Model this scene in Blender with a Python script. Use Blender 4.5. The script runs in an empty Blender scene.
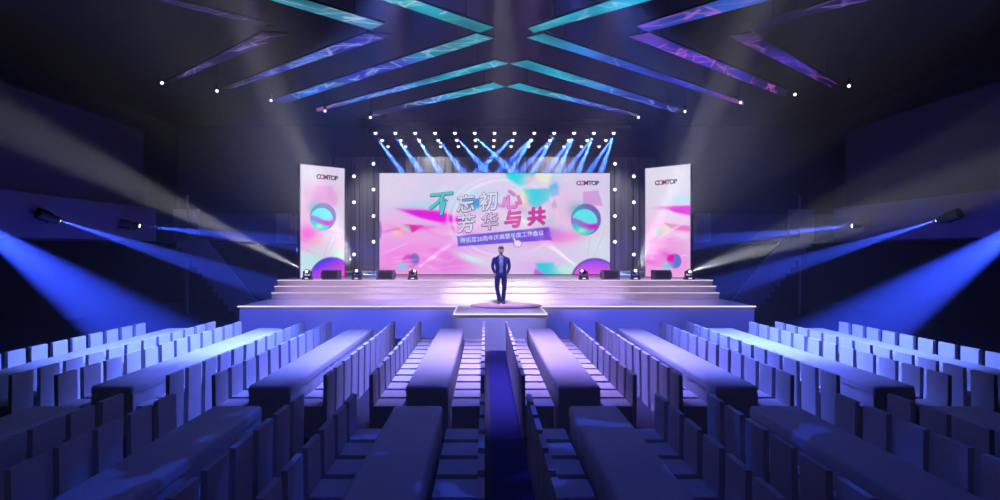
import bpy, bmesh, math, random
import numpy as np
from mathutils import Vector, Matrix

SC = bpy.context.scene
COL = SC.collection
random.seed(5)
PI = math.pi

# ------------------------------------------------------------------ camera, world, exposure
CX, EYE, F = -0.36, 2.71, 600.0          # camera x, eye height, focal length in pixels of the 1000 px frame
cam = bpy.data.objects.new('camera', bpy.data.cameras.new('camera'))
COL.objects.link(cam)
cam.location = (CX, 0, EYE)
cam.rotation_euler = (PI / 2, 0, 0)
cam.data.sensor_width = 36
cam.data.lens = 36 * F / 1000
cam.data.shift_x = 0.015
cam.data.clip_end = 200
SC.camera = cam
SC.view_settings.view_transform = 'Standard'
SC.view_settings.look = 'None'
SC.view_settings.gamma = 1
SC.view_settings.exposure = 0
SC.view_settings.use_curve_mapping = False
SC.cycles.use_denoising = True
SC.cycles.volume_bounces = 0
SC.cycles.max_bounces = 5
SC.cycles.diffuse_bounces = 3
SC.cycles.sample_clamp_indirect = 3
SC.cycles.sample_clamp_direct = 0
SC.cycles.use_light_tree = True
world = bpy.data.worlds.new('world')
SC.world = world
world.use_nodes = True
world.node_tree.nodes['Background'].inputs[0].default_value = (0.02, 0.02, 0.05, 1)
world.node_tree.nodes['Background'].inputs[1].default_value = 0.1

HAZE = 0.0052


def P(px, py, z):
    """point on the horizontal plane z seen at a pixel of the photograph"""
    s = (250 - py) / (z - EYE)
    return Vector((CX + (px - 485) / s, F / s, z))


def Q(px, py, y):
    """point on the vertical plane at depth y seen at a pixel of the photograph"""
    s = F / y
    return Vector((CX + (px - 485) / s, y, EYE + (250 - py) / s))


def lin(c):
    out = []
    for v in c[:3]:
        v = v / 255.0
        out.append(v / 12.92 if v <= 0.04045 else ((v + 0.055) / 1.055) ** 2.4)
    return out


def spot(name, loc, aim, power, color, angle, blend=0.3, radius=0.05, parent=None, gobo=None):
    d = bpy.data.lights.new(name, 'SPOT')
    d.energy = power
    d.color = color
    d.spot_size = math.radians(angle)
    d.spot_blend = blend
    d.shadow_soft_size = radius
    o = bpy.data.objects.new(name, d)
    COL.objects.link(o)
    o.location = loc
    o.rotation_euler = (Vector(aim) - Vector(loc)).to_track_quat('-Z', 'Y').to_euler()
    if parent:
        o.parent = parent
        o.matrix_parent_inverse = Matrix.Identity(4)
        o.location = Vector(loc) - parent.location
    if gobo:
        d.use_nodes = True
        nt = d.node_tree
        em = nt.nodes['Emission']
        tc = nt.nodes.new('ShaderNodeTexCoord')
        vo = nt.nodes.new('ShaderNodeTexNoise')
        vo.inputs['Scale'].default_value = gobo
        vo.inputs['Detail'].default_value = 0.5
        rp = nt.nodes.new('ShaderNodeValToRGB')
        rp.color_ramp.elements[0].position = 0.60
        rp.color_ramp.elements[1].position = 0.63
        nt.links.new(tc.outputs['Normal'], vo.inputs['Vector'])
        nt.links.new(vo.outputs['Fac'], rp.inputs['Fac'])
        nt.links.new(rp.outputs['Color'], em.inputs['Color'])
    return o


BLUE = (0.04, 0.09, 1.0)
SKYB = (0.25, 0.38, 1.0)
LAV = (0.62, 0.50, 1.0)
WHITE = (1.0, 0.97, 1.0)

# unseen wash spots set above the seats, without lamp bodies
# blue wash on the stage front
for x, pw in ((-6.6, 5600), (-3.2, 7600), (3.4, 6400), (6.8, 3400)):
    spot('wash_spot', (x * 0.8, 12.2, 8.4), (x, 18.4, 0.7), pw * 1.1, (0.12, 0.15, 1.0), 27, 0.9, 0.2)
spot('wash_spot', (0.0, 11.5, 8.2), (0.05, 16.4, 0.6), 6500, (0.36, 0.34, 1.0), 22, 0.9, 0.2)
# white wash on the stage decks
for x, pw in ((-5.5, 3600), (-2.4, 5200), (2.4, 5200), (5.5, 3600)):
    spot('deck_spot', (x, 12.2, 8.6), (x, 20.9, 1.3), pw * 1.6, (1.0, 0.64, 0.95), 26, 0.9, 0.2)
spot('deck_spot', (0.0, 12.0, 8.6), (0.1, 19.9, 1.2), 15000, (1.0, 0.93, 1.0), 24, 0.9, 0.2)
# lavender wash on the middle tables
spot('seat_spot', (-0.5, 11.6, 8.6), (-1.3, 12.0, 0.7), 4700, (0.37, 0.31, 1.0), 50, 1.0, 0.2)
spot('seat_spot', (0.4, 11.6, 8.6), (1.3, 12.0, 0.7), 4700, (0.44, 0.29, 1.0), 50, 1.0, 0.2)
# blue white wash on the outer tables
for s in (-1, 1):
    spot('seat_spot', (s * 1.8, 11.9, 8.4), (s * 7.2, 12.9, 0.6), 18500, (0.13, 0.21, 1.0), 42, 1.0, 0.2)
    spot('seat_spot', (s * 1.0, 11.6, 8.4), (s * 4.3, 12.0, 0.6), 7000, (0.13, 0.18, 1.0), 50, 1.0, 0.2)
# added dim blue fill over the near seats, in place of ambient light
spot('fill_spot', (0.0, 9.0, 8.6), (0.0, 7.6, 0.4), 340, (0.05, 0.08, 1.0), 120, 1.0, 0.4)
spot('gobo_spot', (0.0, 9.5, 8.6), (0.0, 5.6, 0.5), 750, (0.03, 0.10, 1.0), 62, 0.6, 0.02, gobo=20.0)


# ------------------------------------------------------------------ helpers
def new_mat(name):
    m = bpy.data.materials.new(name)
    m.use_nodes = True
    return m, m.node_tree, m.node_tree.nodes['Principled BSDF']


def surf(name, c, c2=None, rough=0.6, scale=8.0, bump=0.05, metal=0.0, detail=3.0, bump_scale=None, spec=0.4):
    m, nt, b = new_mat(name)
    c = lin(c) + [1]
    c2 = (lin(c2) if c2 else [v * 0.85 for v in c[:3]]) + [1]
    tc = nt.nodes.new('ShaderNodeTexCoord')
    n = nt.nodes.new('ShaderNodeTexNoise')
    n.inputs['Scale'].default_value = scale
    n.inputs['Detail'].default_value = detail
    mx = nt.nodes.new('ShaderNodeMix')
    mx.data_type = 'RGBA'
    mx.inputs['A'].default_value = c
    mx.inputs['B'].default_value = c2
    nt.links.new(tc.outputs['Object'], n.inputs['Vector'])
    nt.links.new(n.outputs['Fac'], mx.inputs['Factor'])
    nt.links.new(mx.outputs['Result'], b.inputs['Base Color'])
    b.inputs['Roughness'].default_value = rough
    b.inputs['Metallic'].default_value = metal
    b.inputs['Specular IOR Level'].default_value = spec
    if bump:
        n2 = nt.nodes.new('ShaderNodeTexNoise')
        n2.inputs['Scale'].default_value = bump_scale or scale * 6
        bp = nt.nodes.new('ShaderNodeBump')
        bp.inputs['Strength'].default_value = bump
        bp.inputs['Distance'].default_value = 0.02
        nt.links.new(tc.outputs['Object'], n2.inputs['Vector'])
        nt.links.new(n2.outputs['Fac'], bp.inputs['Height'])
        nt.links.new(bp.outputs['Normal'], b.inputs['Normal'])
    return m


def emit(name, c, strength=1.0):
    m = bpy.data.materials.new(name)
    m.use_nodes = True
    nt = m.node_tree
    nt.nodes.clear()
    out = nt.nodes.new('ShaderNodeOutputMaterial')
    e = nt.nodes.new('ShaderNodeEmission')
    e.inputs[0].default_value = lin(c) + [1]
    e.inputs[1].default_value = strength
    nt.links.new(e.outputs[0], out.inputs[0])
    return m


def emit_attr(name, strength=1.0):
    m = emit(name, (255, 255, 255), strength)
    nt = m.node_tree
    a = nt.nodes.new('ShaderNodeAttribute')
    a.attribute_name = 'picture'
    nt.links.new(a.outputs['Color'], nt.nodes['Emission'].inputs[0])
    return m


M = dict(
    cloth=surf('white_cloth', (232, 230, 236), (216, 214, 224), 0.85, 3.0, 0.25, bump_scale=120, spec=0.2),
    cloth_top=surf('white_tablecloth', (230, 228, 236), (212, 210, 222), 0.8, 1.5, 0.2, bump_scale=40, spec=0.25),
    carpet=surf('dark_carpet', (58, 58, 78), (40, 40, 60), 0.75, 2.0, 0.5, bump_scale=160),
    black=surf('black_metal', (22, 22, 26), (12, 12, 16), 0.45, 20, 0.05, metal=0.3),
    fixture=surf('fixture_housing', (40, 40, 48), (26, 26, 32), 0.4, 30, 0.05, metal=0.4),
    truss=surf('truss_metal', (34, 34, 38), (22, 22, 26), 0.5, 20, 0.05, metal=0.6),
    drape=surf('grey_drape', (120, 120, 124), (96, 96, 100), 0.9, 2.5, 0.3),
    wall=surf('dark_wall', (44, 42, 50), (32, 30, 38), 0.85, 0.8, 0.1),
    ceiling=surf('black_ceiling', (18, 17, 20), (12, 11, 14), 0.9, 0.7, 0.1),
    balcony=surf('balcony_paint', (96, 90, 120), (84, 78, 104), 0.8, 1.2, 0.1),
    upper=surf('upper_wall_paint', (48, 44, 54), (40, 36, 46), 0.85, 0.9, 0.1),
    pillar=surf('pillar_paint', (150, 144, 168), (130, 124, 146), 0.8, 2.0, 0.1),
    deck=surf('stage_deck', (222, 214, 226), (206, 196, 214), 0.35, 1.2, 0.08, spec=0.5),
    fascia=surf('stage_fascia', (196, 194, 214), (180, 178, 204), 0.7, 1.0, 0.05),
    disc=surf('mauve_disc', (160, 122, 174), (148, 110, 162), 0.9, 6, 0.4),
    edge=emit('edge_light_glow', (255, 240, 255), 1.1),
    screen=emit_attr('screen_picture', 1.1),
    strip=emit_attr('strip_picture', 1.0),
    lens=emit('lamp_lens_glow', (236, 236, 255), 2.0),
    lensw=emit('hot_lens_glow', (255, 255, 255), 5.0),
    suit=surf('navy_suit', (6, 10, 78), (4, 7, 62), 0.95, 20, 0.1, spec=0.05),
    shirt=surf('blue_shirt', (78, 88, 180), (66, 76, 164), 0.7, 20, 0.1),
    tie=surf('dark_tie', (30, 34, 96), (22, 26, 80), 0.6, 30, 0.1),
    speaker=surf('speaker_paint', (84, 82, 112), (70, 68, 98), 0.5, 20, 0.05),
    skin=surf('skin', (98, 66, 66), (84, 56, 58), 0.55, 12, 0.05),
    hair=surf('black_hair', (22, 16, 20), (12, 8, 12), 0.5, 60, 0.4),
    shoe=surf('black_shoe', (20, 20, 36), (12, 12, 26), 0.3, 20, 0.02),
)
# plain vertical folds for the drape
nt = M['drape'].node_tree
_w = nt.nodes.new('ShaderNodeTexWave')
_w.inputs['Scale'].default_value = 1.6
_w.inputs['Distortion'].default_value = 1.0
_tc = [n for n in nt.nodes if n.type == 'TEX_COORD'][0]
_bp = [n for n in nt.nodes if n.type == 'BUMP'][0]
nt.links.new(_tc.outputs['Object'], _w.inputs['Vector'])
nt.links.new(_w.outputs['Fac'], _bp.inputs['Height'])
_bp.inputs['Strength'].default_value = 0.25
_bp.inputs['Distance'].default_value = 0.15


def tag(o, label=None, cat=None, group=None, kind=None):
    if label:
        o['label'] = label
    if cat:
        o['category'] = cat
    if group:
        o['group'] = group
    if kind:
        o['kind'] = kind
    return o


def thing(name, label, cat, loc=(0, 0, 0), rotz=0.0, group=None):
    o = bpy.data.objects.new(name, None)
    o.empty_display_size = 0.2
    COL.objects.link(o)
    o.location = loc
    o.rotation_euler = (0, 0, rotz)
    return tag(o, label, cat, group)


def obj(name, bm, mat, parent=None, smooth=False, bevel=0.0, seg=2):
    me = bpy.data.meshes.new(name)
    if bevel:
        bmesh.ops.bevel(bm, geom=[e for e in bm.edges if e.is_manifold and e.calc_face_angle(0) > 0.5],
                        offset=bevel, segments=seg, profile=0.6, affect='EDGES', clamp_overlap=True)
    bmesh.ops.recalc_face_normals(bm, faces=bm.faces)
    if smooth:
        for f in bm.faces:
            f.smooth = True
    bm.to_mesh(me)
    bm.free()
    if smooth:
        try:
            me.set_sharp_from_angle(angle=math.radians(42))
        except Exception:
            pass
    me.materials.append(mat)
    o = bpy.data.objects.new(name, me)
    COL.objects.link(o)
    o.parent = parent
    return o


def struct(name, bm, mat, **k):
    return tag(obj(name, bm, mat, **k), kind='structure')


def B():
    return bmesh.new()


def box(bm, x0, x1, y0, y1, z0, z1):
    vs = [bm.verts.new((x, y, z)) for x in (x0, x1) for y in (y0, y1) for z in (z0, z1)]
    for f in ((0, 1, 3, 2), (4, 6, 7, 5), (0, 4, 5, 1), (2, 3, 7, 6), (0, 2, 6, 4), (1, 5, 7, 3)):
        bm.faces.new([vs[i] for i in f])
    return bm


def prism(bm, pts, axis, a0, a1):
    """closed outline swept along an axis; pts are the two other coordinates in x,y,z order"""
    def mk(p, a):
        c = list(p)
        c.insert(axis, a)
        return bm.verts.new(c)
    lo = [mk(p, a0) for p in pts]
    hi = [mk(p, a1) for p in pts]
    bm.faces.new(lo)
    bm.faces.new(hi[::-1])
    n = len(pts)
    for i in range(n):
        bm.faces.new((lo[i], lo[(i + 1) % n], hi[(i + 1) % n], hi[i]))
    return bm


def tube(bm, a, b, r0, r1=None, n=12, cap=True):
    a, b = Vector(a), Vector(b)
    r1 = r0 if r1 is None else r1
    q = (b - a).to_track_quat('Z', 'Y')
    rings = []
    for c, r in ((a, r0), (b, r1)):
        rings.append([bm.verts.new(c + q @ Vector((r * math.cos(2 * PI * i / n), r * math.sin(2 * PI * i / n), 0))) for i in range(n)])
    for i in range(n):
        bm.faces.new((rings[0][i], rings[0][(i + 1) % n], rings[1][(i + 1) % n], rings[1][i]))
    if cap:
        bm.faces.new(rings[0][::-1])
        bm.faces.new(rings[1])
    return bm


def loft(bm, rings, cap=True):
    """rings: lists of points with equal counts"""
    vr = [[bm.verts.new(p) for p in r] for r in rings]
    n = len(vr[0])
    for k in range(len(vr) - 1):
        for i in range(n):
            bm.faces.new((vr[k][i], vr[k][(i + 1) % n], vr[k + 1][(i + 1) % n], vr[k + 1][i]))
    if cap:
        bm.faces.new(vr[0][::-1])
        bm.faces.new(vr[-1])
    return bm


def ell(cx, cy, cz, rx, ry, n=16, tilt=0.0):
    return [Vector((cx + rx * math.cos(2 * PI * i / n), cy + ry * math.sin(2 * PI * i / n),
                    cz + tilt * math.sin(2 * PI * i / n))) for i in range(n)]


def dup(root, loc, rotz, label=None, group=None):
    r = root.copy()
    COL.objects.link(r)
    r.location = loc
    r.rotation_euler = (0, 0, rotz)
    if label:
        r['label'] = label
    if group:
        r['group'] = group
    for ch in list(root.children):
        c = ch.copy()
        COL.objects.link(c)
        c.parent = r
        for g in ch.children:
            d = g.copy()
            COL.objects.link(d)
            d.parent = c
    return r


ORD = ['first', 'second', 'third', 'fourth', 'fifth', 'sixth', 'seventh', 'eighth', 'ninth', 'tenth', 'eleventh', 'twelfth', 'thirteenth']

# ------------------------------------------------------------------ the room shell
RX, RY0, RY1, RZ = 16.5, -3.0, 31.4, 9.2
struct('floor', box(B(), -RX, RX, RY0, RY1, -0.1, 0.0), M['carpet'])
struct('ceiling', box(B(), -RX, RX, RY0, RY1, RZ, RZ + 0.1), M['ceiling'])
struct('wall_left', box(B(), -RX - 0.1, -RX, RY0, RY1, 0, RZ), M['wall'])
struct('wall_right', box(B(), RX, RX + 0.1, RY0, RY1, 0, RZ), M['wall'])
struct('wall_back', box(B(), -RX, RX, RY1, RY1 + 0.1, 0, RZ), M['wall'])
struct('wall_front', box(B(), -RX, RX, RY0 - 0.1, RY0, 0, RZ), M['wall'])
for s, side in ((-1, 'left'), (1, 'right')):
    x0, x1 = sorted((s * 12.45, s * RX))
    struct('wall_upper_' + side, box(B(), x0, x1, RY0, 21.3, 4.22, 6.93), M['upper'])
    x0, x1 = sorted((s * 12.37, s * RX))
    struct('wall_balcony_' + side, box(B(), x0, x1, RY0, 21.9, 3.04, 4.22), M['balcony'])
    # rear gallery behind the stage corner, its two lighter piers and the stair down to the hall
    x0, x1 = sorted((s * 8.5, s * RX))
    struct('wall_gallery_' + side, box(B(), x0, x1, 25.3, RY1, 3.04, 4.22), M['balcony'])
    for a, b in ((8.5, 9.12), (12.4, 13.45)):
        x0, x1 = sorted((s * a, s * b))
        struct('wall_pier_' + side, box(B(), x0, x1, 25.18, 25.3, 3.08 if a > 9 else 3.04, 4.42 if a > 9 else 4.25), M['pillar'])
    t = thing('gallery_post', 'thin tall pole on the %s of the stage rising past the gallery front' % side, 'pole', (s * 12.78, 25.05, 0))
    obj('pole', tube(B(), (0, 0, 0.02), (0, 0, 5.0), 0.055, n=10), M['pillar'], t)
    obj('base_plate', box(B(), -0.14, 0.14, -0.14, 0.14, 0, 0.02), M['fixture'], t)
    # stair: a closed stringer with a stepped underside
    t = thing('gallery_stair', 'dark stepped staircase down from the gallery on the %s of the stage' % side, 'staircase', (s * 12.8, 24.2, 0))
    n, dz = 12, 3.04 / 12
    dx = 2.5 / n
    low, up = [], []
    for i in range(n):
        low += [(-s * (dx * i), 3.04 - dz * i), (-s * (dx * i), 3.04 - dz * (i + 1))]
    low.append((-s * dx * n, 0.0))
    up = [(-s * (dx * n + 1.15), 0.0), (-s * (dx * n + 1.15), 0.12), (-s * 1.15, 3.16), (0, 3.16)]
    obj('stringer', prism(B(), low + up, 1, 0.0, 0.12), M['pillar'], t)
    bm = B()
    for i in range(n):
        z = 3.04 - dz * (i + 1)
        xa, xb = sorted((-s * (dx * i + 0.55), -s * (dx * (i + 1) + 0.6)))
        box(bm, xa, xb, 0.12, 1.0, z - 0.02, z + dz * 0.5)
    obj('steps', bm, M['upper'], t)

# grey drape behind the screens
bm = B()
N = 220
pts = [(-8.4 + 16.8 * i / N, 30.9 + 0.035 * math.sin(i * 1.05) + 0.012 * math.sin(i * 2.9)) for i in range(N + 1)]
back = [(x, y + 0.05) for x, y in reversed(pts)]
prism(bm, pts + back, 2, 1.64, 7.5)
tag(obj('backdrop_drape', bm, M['drape'], smooth=True), 'wide grey pleated drape hanging behind the three screens', 'curtain')

# ------------------------------------------------------------------ the stage
st = thing('stage_platform', 'wide low white stage platform with blue lit front', 'stage', (0, 18.35, 0))
obj('fascia', box(B(), -7.88, 7.88, 0.02, 2.5, 0, 0.96), M['fascia'], st)
obj('deck', box(B(), -7.9, 7.9, 0.0, 2.5, 0.96, 1.0), M['deck'], st)
bm = B()
box(bm, -7.92, -1.2, -0.03, 0.0, 0.965, 1.005)
box(bm, 1.3, 7.92, -0.03, 0.0, 0.965, 1.005)
obj('edge_light', bm, M['edge'], st)

rw = thing('runway_platform', 'short square runway platform the man stands on, jutting towards the aisle', 'stage', (0.05, 16.13, 0))
obj('fascia', box(B(), -1.22, 1.22, 0.02, 2.18, 0, 0.96), M['fascia'], rw)
obj('deck', box(B(), -1.235, 1.235, 0.0, 2.18, 0.96, 1.0), M['deck'], rw)
bm = B()
box(bm, -1.265, 1.265, -0.03, 0.0, 0.965, 1.005)
box(bm, -1.265, -1.235, 0.0, 2.18, 0.965, 1.005)
box(bm, 1.235, 1.265, 0.0, 2.18, 0.965, 1.005)
obj('edge_light', bm, M['edge'], rw)

us = thing('upper_stage', 'upper stage behind three long white steps, carrying the screens', 'stage', (0, 20.85, 0))
for k, (y, z0, z1) in enumerate(((0.0, 0.0, 1.23), (0.30, 1.0, 1.44), (0.60, 1.0, 1.64))):
    y1 = 10.0 if k == 2 else 0.60 if k == 1 else 0.30
    r = obj('riser', box(B(), -7.78, 7.78, y + 0.02, y1 + (0 if k == 2 else 0.02), z0, z1 - 0.035), M['fascia'], us)
    obj('tread', box(B(), -7.79, 7.79, y, y1, z1 - 0.035, z1), M['deck'], us)
    obj('edge_light', box(B(), -7.79, 7.79, y - 0.012, y, z1 - 0.026, z1 + 0.002), M['edge'], us)

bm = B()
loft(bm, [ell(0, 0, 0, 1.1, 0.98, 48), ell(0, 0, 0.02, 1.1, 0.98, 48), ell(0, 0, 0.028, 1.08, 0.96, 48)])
o = obj('mauve_disc', bm, M['disc'])  # flat mauve disc, a darker tone than the deck around it
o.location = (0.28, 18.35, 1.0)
tag(o, 'thin mauve round disc under the feet of the man on the runway', 'rug')

# ------------------------------------------------------------------ painted LED content
def soft(d, w):
    return np.clip(0.5 - d / w, 0, 1)


class Canvas:
    """colours on a grid of points measured in pixels of the photograph"""
    def __init__(self, x, y, base):
        self.x, self.y = x, y
        self.c = np.zeros(x.shape + (3,)) + np.array(lin(base))

    def mix(self, a, col):
        col = np.array(lin(col)) if not isinstance(col, np.ndarray) else col
        self.c = self.c * (1 - a[..., None]) + col * a[..., None]

    def blob(self, cx, cy, rx, ry, col, a=1.0, ang=0.0):
        """gaussian patch"""
        c, s = math.cos(ang), math.sin(ang)
        u = ((self.x - cx) * c + (self.y - cy) * s) / rx
        v = (-(self.x - cx) * s + (self.y - cy) * c) / ry
        self.mix(a * np.exp(-(u * u + v * v)), col)

    def ellipse(self, cx, cy, rx, ry, col, a=1.0, w=0.8, clip=None):
        d = (np.sqrt(((self.x - cx) / rx) ** 2 + ((self.y - cy) / ry) ** 2) - 1) * min(rx, ry)
        m = soft(d, w) * a
        if clip is not None:
            m = m * clip
        self.mix(m, col)
        return m

    def poly(self, pts, col, a=1.0, w=1.0):
        """convex polygon, clockwise or not"""
        ar = sum(pts[i][0] * pts[(i + 1) % len(pts)][1] - pts[(i + 1) % len(pts)][0] * pts[i][1] for i in range(len(pts)))
        sg = 1 if ar > 0 else -1
        d = np.full(self.x.shape, -1e9)
        for i in range(len(pts)):
            (x0, y0), (x1, y1) = pts[i], pts[(i + 1) % len(pts)]
            L = math.hypot(x1 - x0, y1 - y0)
            d = np.maximum(d, sg * ((self.x - x0) * (y1 - y0) - (self.y - y0) * (x1 - x0)) / L)
        self.mix(soft(d, w) * a, col)

    def line(self, x0, y0, x1, y1, wd, col, a=1.0):
        dx, dy = x1 - x0, y1 - y0
        L2 = dx * dx + dy * dy + 1e-9
        t = np.clip(((self.x - x0) * dx + (self.y - y0) * dy) / L2, 0, 1)
        d = np.hypot(self.x - x0 - t * dx, self.y - y0 - t * dy) - wd / 2
        self.mix(soft(d, 0.6) * a, col)


def vivid(c, k=1.22):
    g = c.mean(-1, keepdims=True)
    return np.clip(g + (c - g) * k, 0, 1)


def picture_mesh(name, pos, col, mat, parent):
    """grid mesh with the picture as a point colour; pos and col are [rows, cols, 3]"""
    h, w = pos.shape[:2]
    me = bpy.data.meshes.new(name)
    idx = np.arange(h * w).reshape(h, w)
    f = np.stack([idx[:-1, :-1], idx[:-1, 1:], idx[1:, 1:], idx[1:, :-1]], -1).reshape(-1, 4)
    me.from_pydata(pos.reshape(-1, 3).tolist(), [], f.tolist())
    at = me.color_attributes.new('picture', 'FLOAT_COLOR', 'POINT')
    rgba = np.ones((h * w, 4), dtype=np.float32)
    rgba[:, :3] = np.clip(col.reshape(-1, 3), 0, 1)
    at.data.foreach_set('color', rgba.ravel())
    me.materials.append(mat)
    o = bpy.data.objects.new(name, me)
    COL.objects.link(o)
    o.parent = parent
    return o


def moon(cv, cx, cy, r):
    cv.ellipse(cx + 0.5, cy - 0.5, r, r * 1.05, (112, 92, 168), 0.95)
    cv.blob(cx - r * 0.6, cy - r * 0.7, r * 0.6, r * 0.5, (50, 170, 180), 0.7)
    m = (np.hypot(cv.x - cx + 1, (cv.y - cy - 2)) < r * 0.86).astype(float)
    cv.mix(m, (120, 222, 226))
    wv = cv.y - (cy + 1 + 0.22 * r * np.sin((cv.x - cx) * 2.4 / r + 0.6))
    cv.mix(m * soft(-wv, 2.0) * 0.9, (150, 110, 205))
    cv.mix(m * np.exp(-((wv - r * 0.15) / (r * 0.20)) ** 2) * np.clip((cv.x - cx + r * .5) / r, 0, 1), (206, 50, 196))
    cv.mix(m * soft(-(wv - r * 0.42), 2.0) * 0.9, (66, 212, 200))
    cv.blob(cx - r * 0.25, cy + r * 0.72, r * 0.3, r * 0.16, (190, 240, 190), 0.7)


def strokes(cv, seed, x0, x1, y0, y1, n, cols):
    g = np.random.default_rng(seed)
    for _ in range(n):
        c = cols[g.integers(0, len(cols))]
        cv.blob(g.uniform(x0, x1), g.uniform(y0, y1), g.uniform(5, 16), g.uniform(0.7, 2.6), c, g.uniform(0.3, 0.75), g.uniform(-0.6, 0.5))


def paint_main(x, y):
    cv = Canvas(x, y, (216, 208, 232))
    cv.blob(392, 186, 26, 20, (222, 216, 232), 0.9)
    cv.blob(410, 255, 62, 30, (236, 150, 222), 0.95)
    cv.blob(455, 240, 50, 26, (232, 168, 224), 0.6)
    cv.blob(395, 228, 34, 12, (238, 178, 226), 0.7)
    cv.blob(455, 262, 22, 14, (226, 92, 216), 0.6)
    cv.blob(402, 262, 22, 10, (240, 130, 214), 0.5)
    cv.blob(440, 203, 30, 4, (150, 220, 236), 0.75, -0.05)
    cv.blob(462, 192, 26, 4, (170, 222, 236), 0.7, 0.12)
    cv.poly([(398, 209), (440, 211), (468, 221), (444, 224), (420, 218)], (222, 60, 214), 0.95, 3)
    cv.blob(425, 213, 20, 4, (206, 44, 206), 0.7, 0.12)
    cv.poly([(404, 224), (424, 226), (412, 233)], (224, 50, 150), 0.9)
    cv.poly([(402, 224), (409, 226), (412, 233)], (90, 200, 215), 0.9)
    cv.blob(399, 231, 7, 4, (240, 214, 150), 0.8)
    cv.blob(418, 226, 8, 1.4, (216, 70, 180), 0.7)
    cv.ellipse(410, 261, 8, 6.5, (206, 80, 176), 0.85, 1.5)
    cv.ellipse(415, 259, 4.5, 6, (92, 110, 190), 0.85, 1.5)
    cv.blob(403, 266, 6, 3.2, (90, 214, 222), 0.9)
    for a0 in range(0, 12):
        an = a0 * PI / 6
        cv.line(398 + 7 * math.cos(an), 188 + 8 * math.sin(an), 398 + 7 * math.cos(an + .5), 188 + 8 * math.sin(an + .5), 0.5, (190, 190, 214), 0.5)
    strokes(cv, 3, 384, 470, 222, 270, 26, [(244, 190, 232), (222, 80, 212), (236, 130, 214), (248, 214, 236)])
    strokes(cv, 5, 400, 500, 184, 206, 12, [(236, 226, 240), (150, 222, 232), (240, 200, 226)])
    strokes(cv, 7, 470, 560, 244, 272, 16, [(240, 226, 240), (180, 228, 232), (236, 190, 226), (200, 180, 236)])
    strokes(cv, 9, 500, 575, 176, 232, 16, [(240, 236, 240), (120, 214, 224), (240, 180, 210), (236, 232, 200)])
    for rr, aa in ((1.0, 0.5), (1.12, 0.25)):
        dd = np.abs(np.hypot((x - 506) / (52 * rr), (y - 218) / (38 * rr)) - 1) * 40
        cv.mix(np.exp(-(dd / 1.3) ** 2) * aa, (246, 240, 252))
    # teal fields
    cv.blob(540, 176, 24, 9, (196, 226, 228), 0.7)
    cv.poly([(503, 171), (538, 171), (529, 184), (520, 186), (508, 179)], (64, 208, 216), 0.95, 3)
    cv.poly([(538, 171), (551, 171), (549, 183), (541, 182), (535, 176)], (234, 236, 206), 0.8, 3)
    cv.blob(530, 180, 7, 5, (240, 190, 206), 0.8)
    cv.poly([(523, 189), (552, 188), (549, 200), (536, 209), (528, 204)], (56, 202, 216), 0.95, 2.5)
    cv.poly([(549, 186), (557, 183), (559, 195), (551, 197)], (52, 190, 222), 0.85, 2)
    cv.blob(555, 187, 4, 6, (60, 176, 226), 0.8)
    cv.ellipse(554, 205, 2.6, 3.6, (96, 160, 160), 0.8, 1.2)
    cv.line(554, 200, 557, 208, 0.8, (60, 80, 110), 0.8)
    cv.blob(522, 199, 6, 8, (236, 226, 180), 0.8)
    cv.blob(515, 207, 18, 5, (232, 150, 206), 0.5)
    cv.poly([(463, 200), (480, 198), (479, 208), (470, 210)], (60, 140, 204), 0.9, 1.5)
    cv.blob(473, 208, 5, 2.5, (70, 214, 200), 0.8)
    cv.blob(497, 205, 12, 2.0, (150, 110, 220), 0.8, 0.2)
    cv.blob(564, 215, 20, 26, (232, 190, 224), 0.8)
    cv.blob(560, 238, 40, 6, (238, 132, 200), 0.75, -0.15)
    cv.blob(520, 258, 44, 10, (220, 200, 232), 0.9)
    cv.blob(470, 258, 16, 3.5, (210, 236, 240), 0.9, 0.35)
    cv.blob(540, 268, 30, 8, (216, 176, 232), 0.8)
    cv.blob(598, 245, 16, 30, (214, 226, 226), 0.7)
    cv.line(590, 238, 586, 268, 0.5, (160, 170, 190), 0.6)
    cv.line(604, 232, 592, 262, 0.5, (160, 170, 190), 0.6)
    cv.line(609, 205, 596, 240, 0.5, (200, 190, 214), 0.6)
    cv.poly([(583, 192), (598, 190), (603, 206), (583, 205)], (206, 158, 212), 0.9, 1.5)
    cv.poly([(535, 263), (552, 262), (566, 276), (540, 276)], (52, 196, 216), 0.9, 3)
    cv.poly([(535, 268), (548, 276), (533, 276)], (196, 110, 220), 0.9, 2)
    cv.blob(566, 270, 12, 7, (190, 236, 222), 0.9)
    cv.ellipse(595, 280, 24, 22, (84, 60, 150), 0.95, 1.0)
    m = soft((np.hypot(x - 595, (y - 281) * 1.06) - 22.5), 1.0)
    g = np.clip((y - 258) / 16, 0, 1)[..., None]
    cv.mix(m, (1 - g) * np.array(lin((124, 92, 226))) + g * np.array(lin((226, 120, 220))))
    moon(cv, 585.5, 220, 15)
    cv.ellipse(377, 230, 5, 11, (140, 110, 200), 0.8, 1)
    # title plate
    cv.poly([(457, 236), (549, 227), (552, 240), (458, 246.5)], (104, 84, 206), 0.95, 1.0)
    cv.blob(545, 233, 14, 6, (120, 60, 196), 0.8)
    cv.blob(556, 234, 8, 5, (206, 150, 226), 0.7)
    cv.blob(470, 239, 12, 4, (110, 130, 214), 0.7)
    # pointing hand mark
    cv.ellipse(517.6, 243.4, 4.6, 4.0, (120, 104, 170), 0.9, 1)
    cv.line(515.5, 243, 513.4, 237.6, 2.6, (120, 104, 170), 0.9)
    cv.ellipse(517.8, 243.6, 3.7, 3.1, (236, 220, 244), 1.0, 0.8)
    cv.line(515.9, 243, 513.9, 238.4, 1.5, (236, 220, 244), 1.0)
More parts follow.
